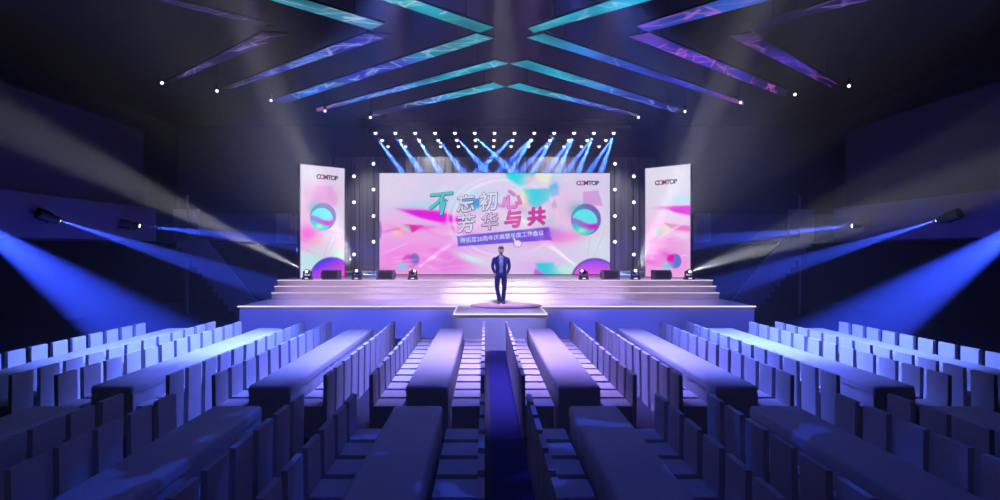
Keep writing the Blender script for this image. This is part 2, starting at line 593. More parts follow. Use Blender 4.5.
    cv.line(379, 172.2, 612, 172.2, 0.8, (250, 246, 255), 0.8)
    return cv.c


def paint_left(x, y):
    cv = Canvas(x, y, (222, 214, 230))
    cv.blob(312, 170, 14, 12, (230, 224, 234), 0.9)
    cv.blob(322, 196, 16, 13, (224, 160, 212), 0.9)
    cv.poly([(318, 186), (332, 186), (338, 198), (336, 206), (312, 204)], (216, 160, 208), 0.7, 3)
    strokes(cv, 13, 300, 345, 225, 260, 12, [(244, 200, 232), (236, 130, 214), (240, 236, 244), (200, 230, 226)])
    cv.blob(305, 208, 7, 14, (240, 196, 220), 0.9)
    cv.blob(308, 234, 12, 11, (240, 100, 216), 0.9)
    cv.blob(316, 241, 8, 6, (250, 150, 190), 0.7)
    cv.blob(341, 240, 8, 8, (240, 170, 216), 0.6)
    cv.blob(325, 250, 16, 12, (222, 206, 226), 0.9)
    cv.blob(312, 262, 14, 9, (178, 232, 220), 0.9)
    cv.blob(305, 272, 8, 12, (200, 226, 240), 0.8)
    cv.blob(338, 258, 8, 8, (200, 232, 214), 0.8)
    cv.line(331, 236, 322, 262, 0.5, (150, 160, 180), 0.6)
    cv.line(336, 240, 326, 258, 0.5, (150, 160, 180), 0.6)
    cv.line(338, 232, 341, 246, 0.5, (240, 240, 250), 0.8)
    moon(cv, 322.5, 217, 13)
    m = soft((np.hypot(x - 332, (y - 280)) - 23), 1.2)
    g = np.clip((y - 258) / 20 + (x - 332) / 40, 0, 1)[..., None]
    cv.mix(m, (1 - g) * np.array(lin((100, 84, 222))) + g * np.array(lin((226, 110, 214))))
    return cv.c


def paint_right(x, y):
    cv = Canvas(x, y, (220, 216, 230))
    cv.blob(660, 174, 24, 14, (226, 224, 232), 0.8)
    cv.blob(664, 262, 40, 36, (236, 152, 220), 0.95)
    cv.blob(656, 228, 20, 12, (236, 190, 226), 0.8)
    cv.blob(682, 199, 12, 4, (178, 222, 234), 0.8)
    cv.poly([(662, 207), (691, 205), (691, 216), (676, 213)], (214, 56, 206), 0.95, 2.5)
    cv.blob(668, 208, 12, 2, (220, 110, 212), 0.8)
    cv.poly([(665, 223), (691, 226), (691, 232), (676, 230)], (230, 90, 180), 0.75, 2)
    cv.poly([(664, 223), (670, 224), (675, 231)], (120, 110, 180), 0.7)
    cv.blob(663, 231, 8, 4, (228, 214, 170), 0.8, -0.6)
    cv.blob(659, 232, 4, 3, (150, 220, 210), 0.8, -0.6)
    cv.blob(683, 236, 8, 3, (240, 210, 240), 0.8)
    strokes(cv, 15, 646, 690, 215, 275, 14, [(246, 206, 234), (228, 100, 212), (240, 150, 218), (250, 224, 240)])
    cv.ellipse(675, 261, 6.4, 7.4, (150, 104, 196), 0.95, 1)
    cv.ellipse(671.5, 259, 5, 4.5, (216, 70, 170), 0.9, 1.5)
    cv.ellipse(677, 261, 3.4, 6.0, (84, 130, 206), 0.9, 1.5)
    cv.blob(667, 266, 5, 3, (76, 214, 222), 0.95)
    cv.line(681, 256, 687, 255, 0.6, (244, 230, 250), 0.8)
    cv.blob(648, 276, 8, 6, (240, 170, 206), 0.8)
    return cv.c


def screen(name, label, p0, p1, z0, z1, u0, u1, v00, v01, v10, v11, painter, nu, nv):
    """an LED wall between the floor points p0 and p1; the picture runs from pixel column u0 to u1"""
    p0, p1 = Vector(p0), Vector(p1)
    L = (p1 - p0).length
    ang = math.atan2(p1.y - p0.y, p1.x - p0.x)
    t = thing(name, label, 'screen', (p0.x, p0.y, z0), ang)
    h = z1 - z0
    obj('cabinet', box(B(), 0, L, 0.015, 0.20, 0, h), M['black'], t)
    bm = B()
    for a in (0.0, L - 0.03):
        box(bm, a, a + 0.03, -0.008, 0.015, 0.0, h)
    box(bm, 0.03, L - 0.03, -0.008, 0.015, h - 0.02, h)
    box(bm, 0.03, L - 0.03, -0.008, 0.015, 0, 0.03)
    obj('frame', bm, M['pillar'], t)
    a = np.linspace(0.03, L - 0.03, nu)
    b = np.linspace(0.03, h - 0.02, nv)
    A, Bz = np.meshgrid(a, b)
    pos = np.stack([A, np.full(A.shape, 0.0), Bz], -1)
    tt = A / L
    # perspective correct pixel position of every grid point
    wx = p0.x + (p1.x - p0.x) * tt
    wy = p0.y + (p1.y - p0.y) * tt
    px = 485 + (wx - CX) * F / wy
    py = 250 - (z0 + Bz - EYE) * F / wy
    picture_mesh('led_face', pos, vivid(painter(px, py)), M['screen'], t)
    # supports behind
    bm = B()
    for a in np.linspace(0.25, L - 0.25, 3 if L < 3 else 7):
        tube(bm, (a, 0.24, 0), (a, 0.24, h - 0.2), 0.03, n=8)
        tube(bm, (a, 0.24, h * 0.7), (a, 0.95, 0.03), 0.02, n=8)
    obj('support_frame', bm, M['truss'], t)
    return t, L, ang


S_MAIN, LM, _ = screen('led_screen', 'large wide central LED wall with pink and teal art and Chinese title',
                       (-4.91, 25.7), (5.02, 25.7), 1.64, 6.02, 379, 611, 0, 0, 0, 0, paint_main, 520, 230)
S_L, LL, AL = screen('side_screen', 'tall narrow angled LED panel on the left of the big screen, with planet art',
                     (-7.25, 22.3), (-5.86, 23.6), 1.64, 5.93, 299, 345, 0, 0, 0, 0, paint_left, 120, 260)
S_R, LR, AR = screen('side_screen', 'tall narrow angled LED panel on the right of the big screen, magenta streak art',
                     (5.92, 23.6), (7.30, 22.3), 1.64, 5.93, 645, 690, 0, 0, 0, 0, paint_right, 120, 260)


def text(body, parent, x, z, size, mat, shear=0.0, rot=0.0, bold=0.0, y=-0.006, name='lettering', align='CENTER', sx=1.0, ext=0.001):
    c = bpy.data.curves.new(name, 'FONT')
    c.body = body
    c.size = size
    c.align_x = align
    c.align_y = 'CENTER'
    c.shear = shear
    c.offset = bold
    c.extrude = ext
    c.resolution_u = 3
    tmp = bpy.data.objects.new(name, c)
    COL.objects.link(tmp)
    dg = bpy.context.evaluated_depsgraph_get()
    dg.update()
    me = bpy.data.meshes.new_from_object(tmp.evaluated_get(dg))
    bpy.data.objects.remove(tmp)
    # centre the glyphs exactly
    if align == 'CENTER' and me.vertices:
        xs = [v.co.x for v in me.vertices]
        ys = [v.co.y for v in me.vertices]
        me.transform(Matrix.Translation((-(min(xs) + max(xs)) / 2, -(min(ys) + max(ys)) / 2, 0)))
    me.materials.clear()
    me.materials.append(mat)
    o = bpy.data.objects.new(name, me)
    COL.objects.link(o)
    o.parent = parent
    o.matrix_local = Matrix.Translation((x, y, z)) @ Matrix.Rotation(PI / 2, 4, 'X') @ Matrix.Rotation(rot, 4, 'Z') @ Matrix.Diagonal((sx, 1, 1, 1))
    return o


INK = emit('ink_glow', (66, 56, 112), 1.0)
T_WHITE = emit('letter_white_glow', (226, 222, 244), 1.0)
T_TEAL = emit('letter_teal_glow', (80, 206, 214), 1.0)
T_PINK = emit('letter_pink_glow', (228, 120, 206), 1.0)
T_ROSE = emit('letter_rose_glow', (220, 186, 226), 1.0)
T_MAG = emit('letter_magenta_glow', (218, 50, 166), 1.0)
LOGO = emit('logo_ink_glow', (48, 36, 84), 1.0)
LOGOR = emit('logo_red_glow', (206, 50, 96), 1.0)
sm = F / 25.7


def mp(px, py):
    """pixel to main screen local coordinates"""
    return (CX + (px - 485) / sm) - (-4.91), (EYE + (250 - py) / sm) - 1.64


for ch, px, py, h, m in (('不', 441.5, 204, 26, T_TEAL), ('忘', 465.5, 203, 19, T_WHITE), ('初', 488.5, 201, 20, T_WHITE), ('心', 511, 199, 21, T_PINK),
                         ('芳', 466, 223.5, 19, T_WHITE), ('华', 489.5, 221, 18, T_ROSE), ('与', 512.5, 218.5, 19, T_MAG), ('共', 536, 216, 19, T_MAG)):
    x, z = mp(px, py)
    sz = h / sm * 0.98
    ink = text(ch, S_MAIN, x + 0.006, z - 0.010, sz, INK, 0.12, 0.10, 0.014, -0.004)
    ob = bmesh.new()
    for q in range(8):      # the outline is the glyph pushed out in eight directions
        me = ink.data.copy()
        me.transform(Matrix.Translation((0.026 * math.cos(q * PI / 4), 0.026 * math.sin(q * PI / 4), 0.0001 * q)))
        ob.from_mesh(me)
    ob.to_mesh(ink.data)
    ob.free()
    text(ch, S_MAIN, x, z, sz, m, 0.12, 0.10, 0.028 if m in (T_MAG, T_PINK) else 0.014, -0.010)
x, z = mp(502, 236.6)
text('康拓普20周年庆典暨年度工作会议', S_MAIN, x, z, 0.24, T_WHITE, 0.0, 0.10, 0.002, -0.006)


def logo(parent, x, z, w):
    h = w / 4.4
    cw = w / 5.6
    for i, ch in enumerate('COMTOP'):
        text(ch, parent, x + (i - 2.5) * cw, z, h * 1.25, LOGOR if i == 1 else LOGO, 0, 0, 0.010, -0.006, name='logo_letter')


x, z = mp(588, 183)
logo(S_MAIN, x, z, 21.5 / sm)
sl = F / 22.95
logo(S_L, LL * 0.60, EYE + (250 - 177) / sl - 1.64, 0.86)
logo(S_R, LR * 0.48, EYE + (250 - 182) / sl - 1.64, 0.86)

# ------------------------------------------------------------------ ceiling LED strips
ZS = 8.5
CY, BL, IN, PU, MA, TE, DK = (40, 180, 212), (48, 104, 220), (50, 44, 190), (40, 26, 96), (160, 30, 156), (40, 164, 174), (14, 10, 34)
STRIPS = [
    # label, quad (tip a, tip b, end b, end a), colour stops from the tip, line colour, line count
    ('innermost chevron on the left, upper arm running towards the camera', [(494, 28), (480, 33), (171, -70), (211, -70)], [TE, TE, CY, BL], (190, 240, 250), 16),
    ('innermost chevron on the left, lower arm running towards the stage', [(494, 38.5), (476, 34), (272, 100.5), (283, 104)], [TE, TE, IN, IN, BL, BL, PU], (160, 210, 250), 26),
    ('innermost chevron on the right, upper arm running towards the camera', [(528, 28.5), (534, 33), (905, -70), (822, -70)], [TE, CY, BL, IN], (170, 220, 250), 12),
    ('innermost chevron on the right, lower arm running towards the stage', [(526.6, 38), (544, 34), (742, 101.5), (744, 105.5)], [TE, BL, IN, IN, MA], (90, 130, 240), 14),
    ('middle chevron on the left, upper arm running towards the camera', [(385, 24), (371, 30), (30, -70), (70, -70)], [(70, 130, 160), (60, 150, 180), CY, CY], (190, 210, 240), 20),
    ('middle chevron on the left, lower arm running towards the stage', [(391, 36), (366, 33), (224, 88), (232, 89)], [PU, IN, (60, 110, 220), IN, PU, DK], (150, 170, 240), 30),
    ('middle chevron on the right, upper arm running towards the camera', [(636, 26.5), (648, 32.4), (1040, -70), (946, -70)], [(60, 60, 180), BL, BL, IN], (210, 110, 230), 16),
    ('middle chevron on the right, lower arm running towards the stage', [(629, 37.2), (649, 33), (789, 91), (784, 97)], [(120, 70, 190), IN, IN, IN, PU, DK], (220, 100, 220), 16),
    ('outermost chevron on the left, upper arm running towards the camera', [(278, 26), (262, 27), (-130, -70), (-110, -70)], [DK, PU, PU, PU], (120, 100, 190), 10),
    ('outermost chevron on the left, lower arm running towards the stage', [(289, 34.5), (262, 33), (166, 82), (172, 83)], [DK, PU, PU, PU, DK], (150, 130, 210), 14),
    ('outermost chevron on the right, upper arm running towards the camera', [(742, 26.8), (752, 30), (1150, -70), (1080, -70)], [DK, PU, IN, IN], (150, 120, 220), 6),
    ('outermost chevron on the right, lower arm running towards the stage', [(730, 37.5), (752, 33), (838, 84), (832, 88)], [PU, PU, IN, PU, DK], (160, 70, 200), 14),
    ('large caret over the stage, left arm', [(508.6, 64), (495, 60.5), (316, 109), (317, 112)], [CY, CY, BL, BL, MA], (170, 220, 250), 24),
    ('large caret over the stage, right arm', [(510, 64), (527, 60.5), (685, 110), (676, 113)], [CY, CY, BL, IN, PU], (150, 190, 240), 14),
    ('small caret over the stage, left arm', [(505, 87), (493, 83), (374, 112), (372, 117)], [CY, CY, BL, PU, PU], (190, 230, 250), 16),
    ('small caret over the stage, right arm', [(506, 87), (519, 83.5), (637, 114), (638, 117)], [CY, CY, BL, IN, PU], (180, 230, 250), 10),
]
rng = np.random.default_rng(11)
for label, quad, stops, lc, nl in STRIPS:
    c = [P(px, py, ZS) for px, py in quad]
    mid = sum(c, Vector()) / 4
    t = thing('led_ceiling_strip', 'LED ceiling strip, ' + label, 'light strip', mid, 0, 'chevron LED strips on the ceiling')
    c = [v - mid for v in c]
    bm = B()
    lo = [bm.verts.new(v + Vector((0, 0, 0.012))) for v in c]
    hi = [bm.verts.new(v + Vector((0, 0, 0.07))) for v in c]
    bm.faces.new(lo)
    bm.faces.new(hi[::-1])
    for i in range(4):
        bm.faces.new((lo[i], lo[(i + 1) % 4], hi[(i + 1) % 4], hi[i]))
    obj('housing', bm, M['black'], t)
    Ls = max((c[3] - c[0]).length, (c[2] - c[1]).length)
    nu, nv = int(Ls * 28) + 10, 14
    U, V = np.meshgrid(np.linspace(0, 1, nu), np.linspace(0, 1, nv))
    ca = [np.array(v) for v in c]
    pos = (ca[0] * (1 - U)[..., None] + ca[3] * U[..., None]) * (1 - V)[..., None] + (ca[1] * (1 - U)[..., None] + ca[2] * U[..., None]) * V[..., None]
    k = U * (len(stops) - 1)
    i0 = np.clip(k.astype(int), 0, len(stops) - 2)
    fr = (k - i0)[..., None]
    cols = np.array([lin(s) for s in stops])
    cv = Canvas(U * Ls, V * 0.6, (0, 0, 0))
    cv.c = cols[i0] * (1 - fr) + cols[i0 + 1] * fr
    tone = 0.75 + 0.35 * np.sin(U * Ls * 1.7 + rng.uniform(0, 6)) * np.sin(U * Ls * 0.6 + V * 2 + rng.uniform(0, 6))
    cv.c = cv.c * tone[..., None]
    for _ in range(nl):
        u = rng.uniform(0.02, 0.95) * Ls
        x, y = u, rng.uniform(0, 0.6)
        for _s in range(rng.integers(1, 4)):
            x2, y2 = x + rng.uniform(-0.6, 1.0), rng.uniform(-0.1, 0.7)
            dx, dy = x2 - x, y2 - y
            tt = np.clip(((cv.x - x) * dx + (cv.y - y) * dy) / (dx * dx + dy * dy + 1e-6), 0, 1)
            d = np.hypot(cv.x - x - tt * dx, cv.y - y - tt * dy)
            cv.mix(np.exp(-(d / 0.034) ** 2) * rng.uniform(0.2, 0.8), lc)
            x, y = x2, y2
    picture_mesh('led_face', pos + np.array([0, 0, 0.008]), cv.c, M['strip'], t)
    bm = B()
    for e in ((c[0] + c[1]) / 2 * 0.8, (c[2] + c[3]) / 2 * 0.8):
        tube(bm, e + Vector((0, 0, 0.07)), e + Vector((0, 0, RZ - ZS)), 0.015, n=6)
    obj('hanging_rod', bm, M['truss'], t)

# small white lamps at the strip ends
proto = None
LAMPS = [(162, 83), (217, 91), (271, 100.5), (325, 111), (370.5, 117.5), (638.5, 117.5), (685, 111.5), (740.5, 102.5), (795, 94.5), (849, 86)]
LN = ['outermost', 'second from the outside', 'third from the outside', 'fourth from the outside', 'nearest the middle']
for i, (px, py) in enumerate(LAMPS):
    k = i if i < 5 else 9 - i
    lab = 'small white ceiling lamp at a strip end on the %s, %s' % ('left' if i < 5 else 'right', LN[k])
    p = P(px, py, 8.2)
    if proto is None:
        proto = thing('ceiling_lamp', lab, 'lamp', p, 0, 'small lamps at the strip ends')
        obj('housing', tube(tube(B(), (0, 0, 0.05), (0, 0, 0.22), 0.05, 0.06), (0, 0, 0.22), (0, 0, RZ - 8.3), 0.012, n=6), M['black'], proto)
        bm = B()
        bmesh.ops.create_uvsphere(bm, u_segments=12, v_segments=8, radius=0.055)
        obj('lens', bm, M['lens'], proto, smooth=True)
    else:
        dup(proto, p, 0, lab)

# ------------------------------------------------------------------ overhead trusses and their lamps
ROWS = [(26.2, 'front'), (27.9, 'middle'), (29.57, 'rear')]
for y, w in ROWS:
    t = thing('lighting_truss', 'dark lattice truss over the stage, the %s one of three' % w, 'truss', (0.06, y, 8.1), 0, 'trusses over the stage')
    bm = B()
    for dy, dz in ((-0.13, 0), (0.13, 0), (-0.13, 0.26), (0.13, 0.26)):
        tube(bm, (-5.9, dy, dz), (5.9, dy, dz), 0.022, n=8)
    tube(bm, (-5.9, 0, 0), (5.9, 0, 0), 0.03, n=8)
    for x in (-5.9, 5.9):
        box(bm, x - 0.02, x + 0.02, -0.15, 0.15, -0.02, 0.28)
    obj('chords', bm, M['truss'], t)
    n = 40
    for dy in (-0.13, 0.13):
        bm = B()
        for i in range(n):
            x0, x1 = -5.9 + 11.8 * i / n, -5.9 + 11.8 * (i + 1) / n
            a, b = (0, 0.26) if i % 2 else (0.26, 0)
            tube(bm, (x0, dy, a), (x1, dy, b), 0.011, n=6)
        obj('lattice', bm, M['truss'], t)
    bm = B()
    for x in (-5, 0, 5):
        tube(bm, (x, 0, 0.26), (x, 0, RZ - 8.1), 0.012, n=6)
    obj('hanging_rod', bm, M['truss'], t)

proto = None
# pixel where each beam of the front row meets the top edge of the wall
B_END = {0: [402], 1: [421], 2: [440], 3: [463], 4: [487], 5: [512], 7: [478], 8: [510, 499], 9: [533, 520], 10: [558, 546], 11: [578, 566], 12: [601, 589]}
for r, (y, w) in enumerate(ROWS):
    for k in range(13):
        x = 0.06 + (k - 6) * 0.867
        lab = 'round white stage lamp, %s from the left on the %s truss' % (ORD[k], w)
        loc = (x, y, 7.82)
        if proto is None:
            proto = thing('stage_lamp', lab, 'lamp', loc, 0, 'lamps on the trusses over the stage')
            bm = B()
            loft(bm, [ell(0, 0.00, 0.02, 0.085, 0.085, 14), ell(0, 0, 0.09, 0.10, 0.10, 14), ell(0, 0, 0.16, 0.07, 0.07, 14), ell(0, 0, 0.20, 0.03, 0.03, 14)])
            obj('housing', bm, M['fixture'], proto, smooth=True)
            bm = B()
            box(bm, -0.12, -0.105, -0.015, 0.015, 0.05, 0.24)
            box(bm, 0.105, 0.12, -0.015, 0.015, 0.05, 0.24)
            box(bm, -0.12, 0.12, -0.015, 0.015, 0.225, 0.26)
            obj('yoke', bm, M['fixture'], proto)
            bm = B()
            bmesh.ops.create_uvsphere(bm, u_segments=14, v_segments=10, radius=0.078)
            obj('lens', bm, M['lens'], proto, smooth=True)
        else:
            dup(proto, loc, 0, lab)
for k, ends in B_END.items():
    x = 0.06 + (k - 6) * 0.867
    for j, e in enumerate(ends):
        a = Vector((x, 26.2, 7.70))
        g = Q(e, 172, 26.2)
        spot('beam_spot', a, g, 130000 if j == 0 else 80000, (0.06, 0.17, 1.0), 9.5 if k else 8.5, 0.3, 0.02)

# ------------------------------------------------------------------ lamp ladders between the screens
proto = None
for s, side in ((-1, 'left'), (1, 'right')):
    for px, ys, nm in (((354, 373.5)[0] if s < 0 else 633.9, (176.3, 202.3, 228.3, 254.5), 'outer'), (373.5 if s < 0 else 615, (163.8, 189.6, 216, 241.8), 'inner')):
        p = Q(px, 200, 27.0)
        t = thing('lamp_stand', 'thin dark stand behind the screens, %s one on the %s' % (nm, side), 'stand', (p.x, 27.12, 1.64), 0, 'lamp stands beside the big screen')
        obj('pole', tube(B(), (0, 0, 0.02), (0, 0, 5.0), 0.022, n=8), M['black'], t)
        obj('base_plate', box(B(), -0.25, 0.25, -0.1, 0.25, 0, 0.02), M['black'], t)
        for i, py in enumerate(ys):
            q = Q(px, py, 27.0)
            lab = 'round white lamp, %s from the top on the %s stand %s of the screen' % (ORD[i], nm, side)
            loc = (q.x, 27.0, q.z)
            if proto is None:
                proto = thing('blinder_lamp', lab, 'lamp', loc, 0, 'white lamps beside the big screen')
                bm = B()
                tube(bm, (0, 0.01, 0), (0, 0.07, 0), 0.09, 0.05, n=16)
                obj('housing', bm, M['fixture'], proto, smooth=True)
                bm = B()
                bmesh.ops.create_uvsphere(bm, u_segments=16, v_segments=10, radius=0.078)
                for v in bm.verts:
                    v.co.y *= 0.5
                obj('lens', bm, M['lens'], proto, smooth=True)
                obj('clamp', box(B(), -0.02, 0.02, 0.07, 0.105, -0.03, 0.03), M['fixture'], proto)
            else:
                dup(proto, loc, 0, lab)
    # grey and violet uplight on the drape
    spot('drape_spot', (s * 6.3, 28.4, 1.72), (s * 5.6, 30.9, 3.6), 170, (0.46, 0.32, 1.0), 120, 1.0, 0.1)
for x in (-6.4, 6.4):
    spot('drape_spot', (x, 29.0, 8.6), (x * 0.98, 30.9, 3.6), 900, (1.0, 0.93, 0.97), 56, 1.0, 0.2)
spot('drape_spot', (-3, 29.9, 8.7), (-3, 30.6, 5.6), 700, (1.0, 0.95, 0.97), 100, 1.0, 0.2)
spot('drape_spot', (3, 29.9, 8.7), (3, 30.6, 5.6), 700, (1.0, 0.95, 0.97), 100, 1.0, 0.2)

# ------------------------------------------------------------------ moving heads on the stage edge
def moving_head(label, x, y, z, aim_dir):
    """aim_dir: unit direction of the beam"""
    t = thing('moving_head', label, 'stage light', (x, y, z), 0, 'moving head lights along the upper stage')
    bm = B()
    prism(bm, [(-0.17, 0), (0.17, 0), (0.17, 0.06), (0.14, 0.11), (-0.14, 0.11), (-0.17, 0.06)], 1, -0.13, 0.13)
    obj('base', bm, M['fixture'], t, bevel=0.008)
    bm = B()
    prism(bm, [(-0.15, 0.11), (0.15, 0.11), (0.15, 0.30), (0.115, 0.32), (0.115, 0.15), (-0.115, 0.15), (-0.115, 0.32), (-0.15, 0.30)], 1, -0.05, 0.05)
    obj('yoke', bm, M['fixture'], t, bevel=0.006)
    d = Vector(aim_dir).normalized()
    c = Vector((0, 0, 0.28))
    bm = B()
    tube(bm, c - d * 0.12, c - d * 0.03, 0.06, 0.095, n=18)
    tube(bm, c - d * 0.03, c + d * 0.11, 0.095, 0.085, n=18)
    obj('head', bm, M['fixture'], t, smooth=True)
    bm = B()
    tube(bm, c + d * 0.11, c + d * 0.122, 0.045, 0.04, n=18)
    obj('lens', bm, M['lensw'], t)
    obj('display', box(B(), -0.06, 0.06, -0.137, -0.13, 0.035, 0.075), M['edge'], t)
    return t, Vector((x, y, z)) + c + d * 0.16


YU = 21.62
WW = (0.93, 0.92, 1.0)
HEADS = [(307.5, 'outer end on the left, beam thrown out to the far left', [((0, 119), 8.0, 90000, 3.4)]),
         (357, 'in front of the left gap between screens', [((275, 97), 13.0, 55000, 4.5), ((225, 40), 9.0, 14000, 11), ((100, 30), 9.0, 6000, 12)]),
         (413, 'at the left end of the big screen, beam crossing it', [((520, 190), 17.0, 40000, 6)]),
         (583.5, 'at the right end of the big screen, beam crossing it', [((480, 190), 17.0, 40000, 6)]),
         (635, 'in front of the right gap between screens', [((716, 97), 13.0, 55000, 4.5), ((765, 40), 9.0, 13000, 11), ((890, 20), 9.0, 6000, 12)]),
         (689, 'outer end on the right, beam thrown out to the far right', [((1000, 176), 8.0, 72000, 4), ((1000, 130), 8.0, 22000, 4)])]
for px, lab, beams in HEADS:
    x = CX + (px - 485) / (F / YU)
    d0 = (Q(beams[0][0][0], beams[0][0][1], beams[0][1]) - Vector((x, YU, 1.92))).normalized()
    t, lp = moving_head('small moving head light, ' + lab, x, YU, 1.64, d0)
    for (bx, by), dep, pw, an in beams:
        spot('beam_spot', lp, Q(bx, by, dep), pw, WW, an, 0.7, 0.02)

# ------------------------------------------------------------------ wedge monitors
def wedge(label, px, flip):
    x = CX + (px - 485) / (F / YU)
    t = thing('stage_monitor', label, 'loudspeaker', (x, YU, 1.64), 0, 'wedge monitors along the upper stage')
    bm = B()
    c = 0.06
    if flip > 0:
        pts = [(-0.33, 0), (0.27, 0), (0.33, 0.10), (0.33, 0.24), (0.28, 0.35), (-0.33, 0.35)]
    else:
        pts = [(0.33, 0), (-0.27, 0), (-0.33, 0.10), (-0.33, 0.24), (-0.28, 0.35), (0.33, 0.35)]
    prism(bm, pts, 1, -0.16, 0.20)
    obj('cabinet', bm, M['speaker'], t, bevel=0.012)
    bm = B()
    box(bm, -0.25, 0.25, -0.172, -0.16, 0.05, 0.31)
    obj('grille', bm, M['fixture'], t, bevel=0.004)
    obj('handle', box(B(), -0.08, 0.08, -0.182, -0.172, 0.16, 0.20), M['fixture'], t, bevel=0.003)
    return t


wedge('dark wedge loudspeaker in front of the left narrow panel', 331, -1)
wedge('dark wedge loudspeaker at the lower left corner of the big screen', 386, 1)
wedge('dark wedge loudspeaker at the lower right corner of the big screen', 610, -1)
wedge('dark wedge loudspeaker in front of the right narrow panel', 661.5, 1)

# ------------------------------------------------------------------ spotlights on the balcony fronts
def balcony_light(label, s, y, z, aim, pw, ang, colr, body=True):
    x = s * 12.37
    t = thing('balcony_spotlight', label, 'spotlight', (x, y, z), 0, 'spotlights on the balcony fronts')
    d = (Vector(aim) - Vector((x - s * 0.3, y, z))).normalized()
    c = Vector((-s * 0.30, 0, 0))
    obj('bracket', box(B(), *sorted((0, -s * 0.22)), -0.03, 0.03, -0.03, 0.03), M['black'], t)
    bm = B()
    box(bm, -s * 0.30 - 0.02, -s * 0.30 + 0.02, -0.17, 0.17, -0.17, -0.13)
    box(bm, -s * 0.30 - 0.02, -s * 0.30 + 0.02, -0.17, -0.14, -0.15, 0.03)
    box(bm, -s * 0.30 - 0.02, -s * 0.30 + 0.02, 0.14, 0.17, -0.15, 0.03)
    obj('yoke', bm, M['black'], t)
    bm = B()
    tube(bm, c - d * 0.36, c - d * 0.05, 0.15, 0.15, n=16)
    tube(bm, c - d * 0.05, c + d * 0.2, 0.11, 0.09, n=16)
    obj('housing', bm, M['black'], t, smooth=True)
    bm = B()
    bmesh.ops.create_uvsphere(bm, u_segments=14, v_segments=10, radius=0.062, matrix=Matrix.Translation(c + d * 0.19))
    obj('lens', bm, M['lensw'], t, smooth=True)
    lp = Vector((x, y, z)) + c + d * 0.28
    spot('beam_spot', lp, aim, pw, colr, ang, 0.4, 0.02)


for s, side in ((-1, 'left'), (1, 'right')):
    balcony_light('dark spotlight on the %s balcony front, the nearer of two in view' % side, s, 16.2, 3.58, (s * 8.7, 24.3, 1.05), 750000, 8, BLUE)
    balcony_light('dark spotlight on the %s balcony front, the one closest to the stage' % side, s, 19.9, 3.54, (s * 6.9, 23.4, 2.92), 520000, 8, BLUE)
    # one more outside the frame, its blue beam falls beside the outer seats
    lp = Vector((s * 12.0, 13.2, 3.6))
    spot('beam_spot', lp, (s * 10.0, 17.4, 0.0), 580000, (0.03, 0.07, 1.0), 24, 0.6, 0.03)

# ------------------------------------------------------------------ blue runner along the aisle
bm = B()
box(bm, -0.27, 0.17, 0.5, 16.12, 0.0, 0.012)
tag(obj('aisle_runner', bm, surf('blue_carpet', (20, 26, 112), (15, 18, 94), 0.9, 3.0, 0.4, bump_scale=150), bevel=0.004), 'long plain blue carpet runner down the middle aisle', 'carpet')

# ------------------------------------------------------------------ tables and chairs
AX = -0.10                                   # middle of the aisle
TC = [1.10, 3.375, 5.65, 7.925]              # table centres from the aisle
TW = 0.31
def rounded_cloth(L, W, H, r=0.045):
    bm = B()
    box(bm, -W, W, 0, L, H - 0.12, H)
    es = [e for e in bm.edges if all(v.co.z > H - 0.01 for v in e.verts) or abs(e.verts[0].co.z - e.verts[1].co.z) > 0.05]
    bmesh.ops.bevel(bm, geom=es, offset=r, segments=4, profile=0.5, affect='EDGES')
    return bm


def skirt(L, W, H):
    """hanging cloth with shallow folds"""
    pts = []
    def run(a, b, n, nx, ny, ph):
        for i in range(n):
            u = i / n
            o = 0.010 * math.sin(i * 1.35 + ph) + 0.004 * math.sin(i * 3.1)
            pts.append((a[0] + (b[0] - a[0]) * u + nx * o, a[1] + (b[1] - a[1]) * u + ny * o))
    e = 0.012
    n1, n2 = int(L * 9), int(W * 18)
    run((-W + e, e), (W - e, e), n2, 0, 1, 0.3)
    run((W - e, e), (W - e, L - e), n1, 1, 0, 1.0)
    run((W - e, L - e), (-W + e, L - e), n2, 0, 1, 2.0)
    run((-W + e, L - e), (-W + e, e), n1, 1, 0, 0.1)
    return loft(B(), [[Vector((x, y, 0.005)) for x, y in pts], [Vector((x, y, H - 0.10)) for x, y in pts]])


def inview(x, y, z, m=6):
    if y < 0.5:
        return False
    px = 485 + (x - CX) * F / y
    py = 250 - (z - EYE) * F / y
    return -m < px < 1000 + m and py < 500 + m


def make_chair():
    t = thing('banquet_chair', 'x', 'chair')
    bm = B()
    box(bm, -0.185, 0.225, -0.215, 0.215, 0.40, 0.455)
    obj('seat', bm, M['cloth'], t, smooth=True, bevel=0.018)
    bm = B()
    prism(bm, [(-0.18, -0.205), (0.215, -0.205), (0.215, 0.205), (-0.18, 0.205)], 2, 0.0, 0.40)
    for v in bm.verts:
        if v.co.z < 0.1:
            v.co.x = 0.0 + (v.co.x - 0.0) * 1.03
            v.co.y *= 1.04
    obj('skirt', bm, M['cloth'], t, smooth=True, bevel=0.012)
    bm = B()
    box(bm, -0.245, -0.187, -0.205, 0.205, 0.0, 0.90)
    for v in bm.verts:
        if v.co.z > 0.5:
            v.co.x -= 0.012
    obj('backrest', bm, M['cloth'], t, smooth=True, bevel=0.014, seg=3)
    return t


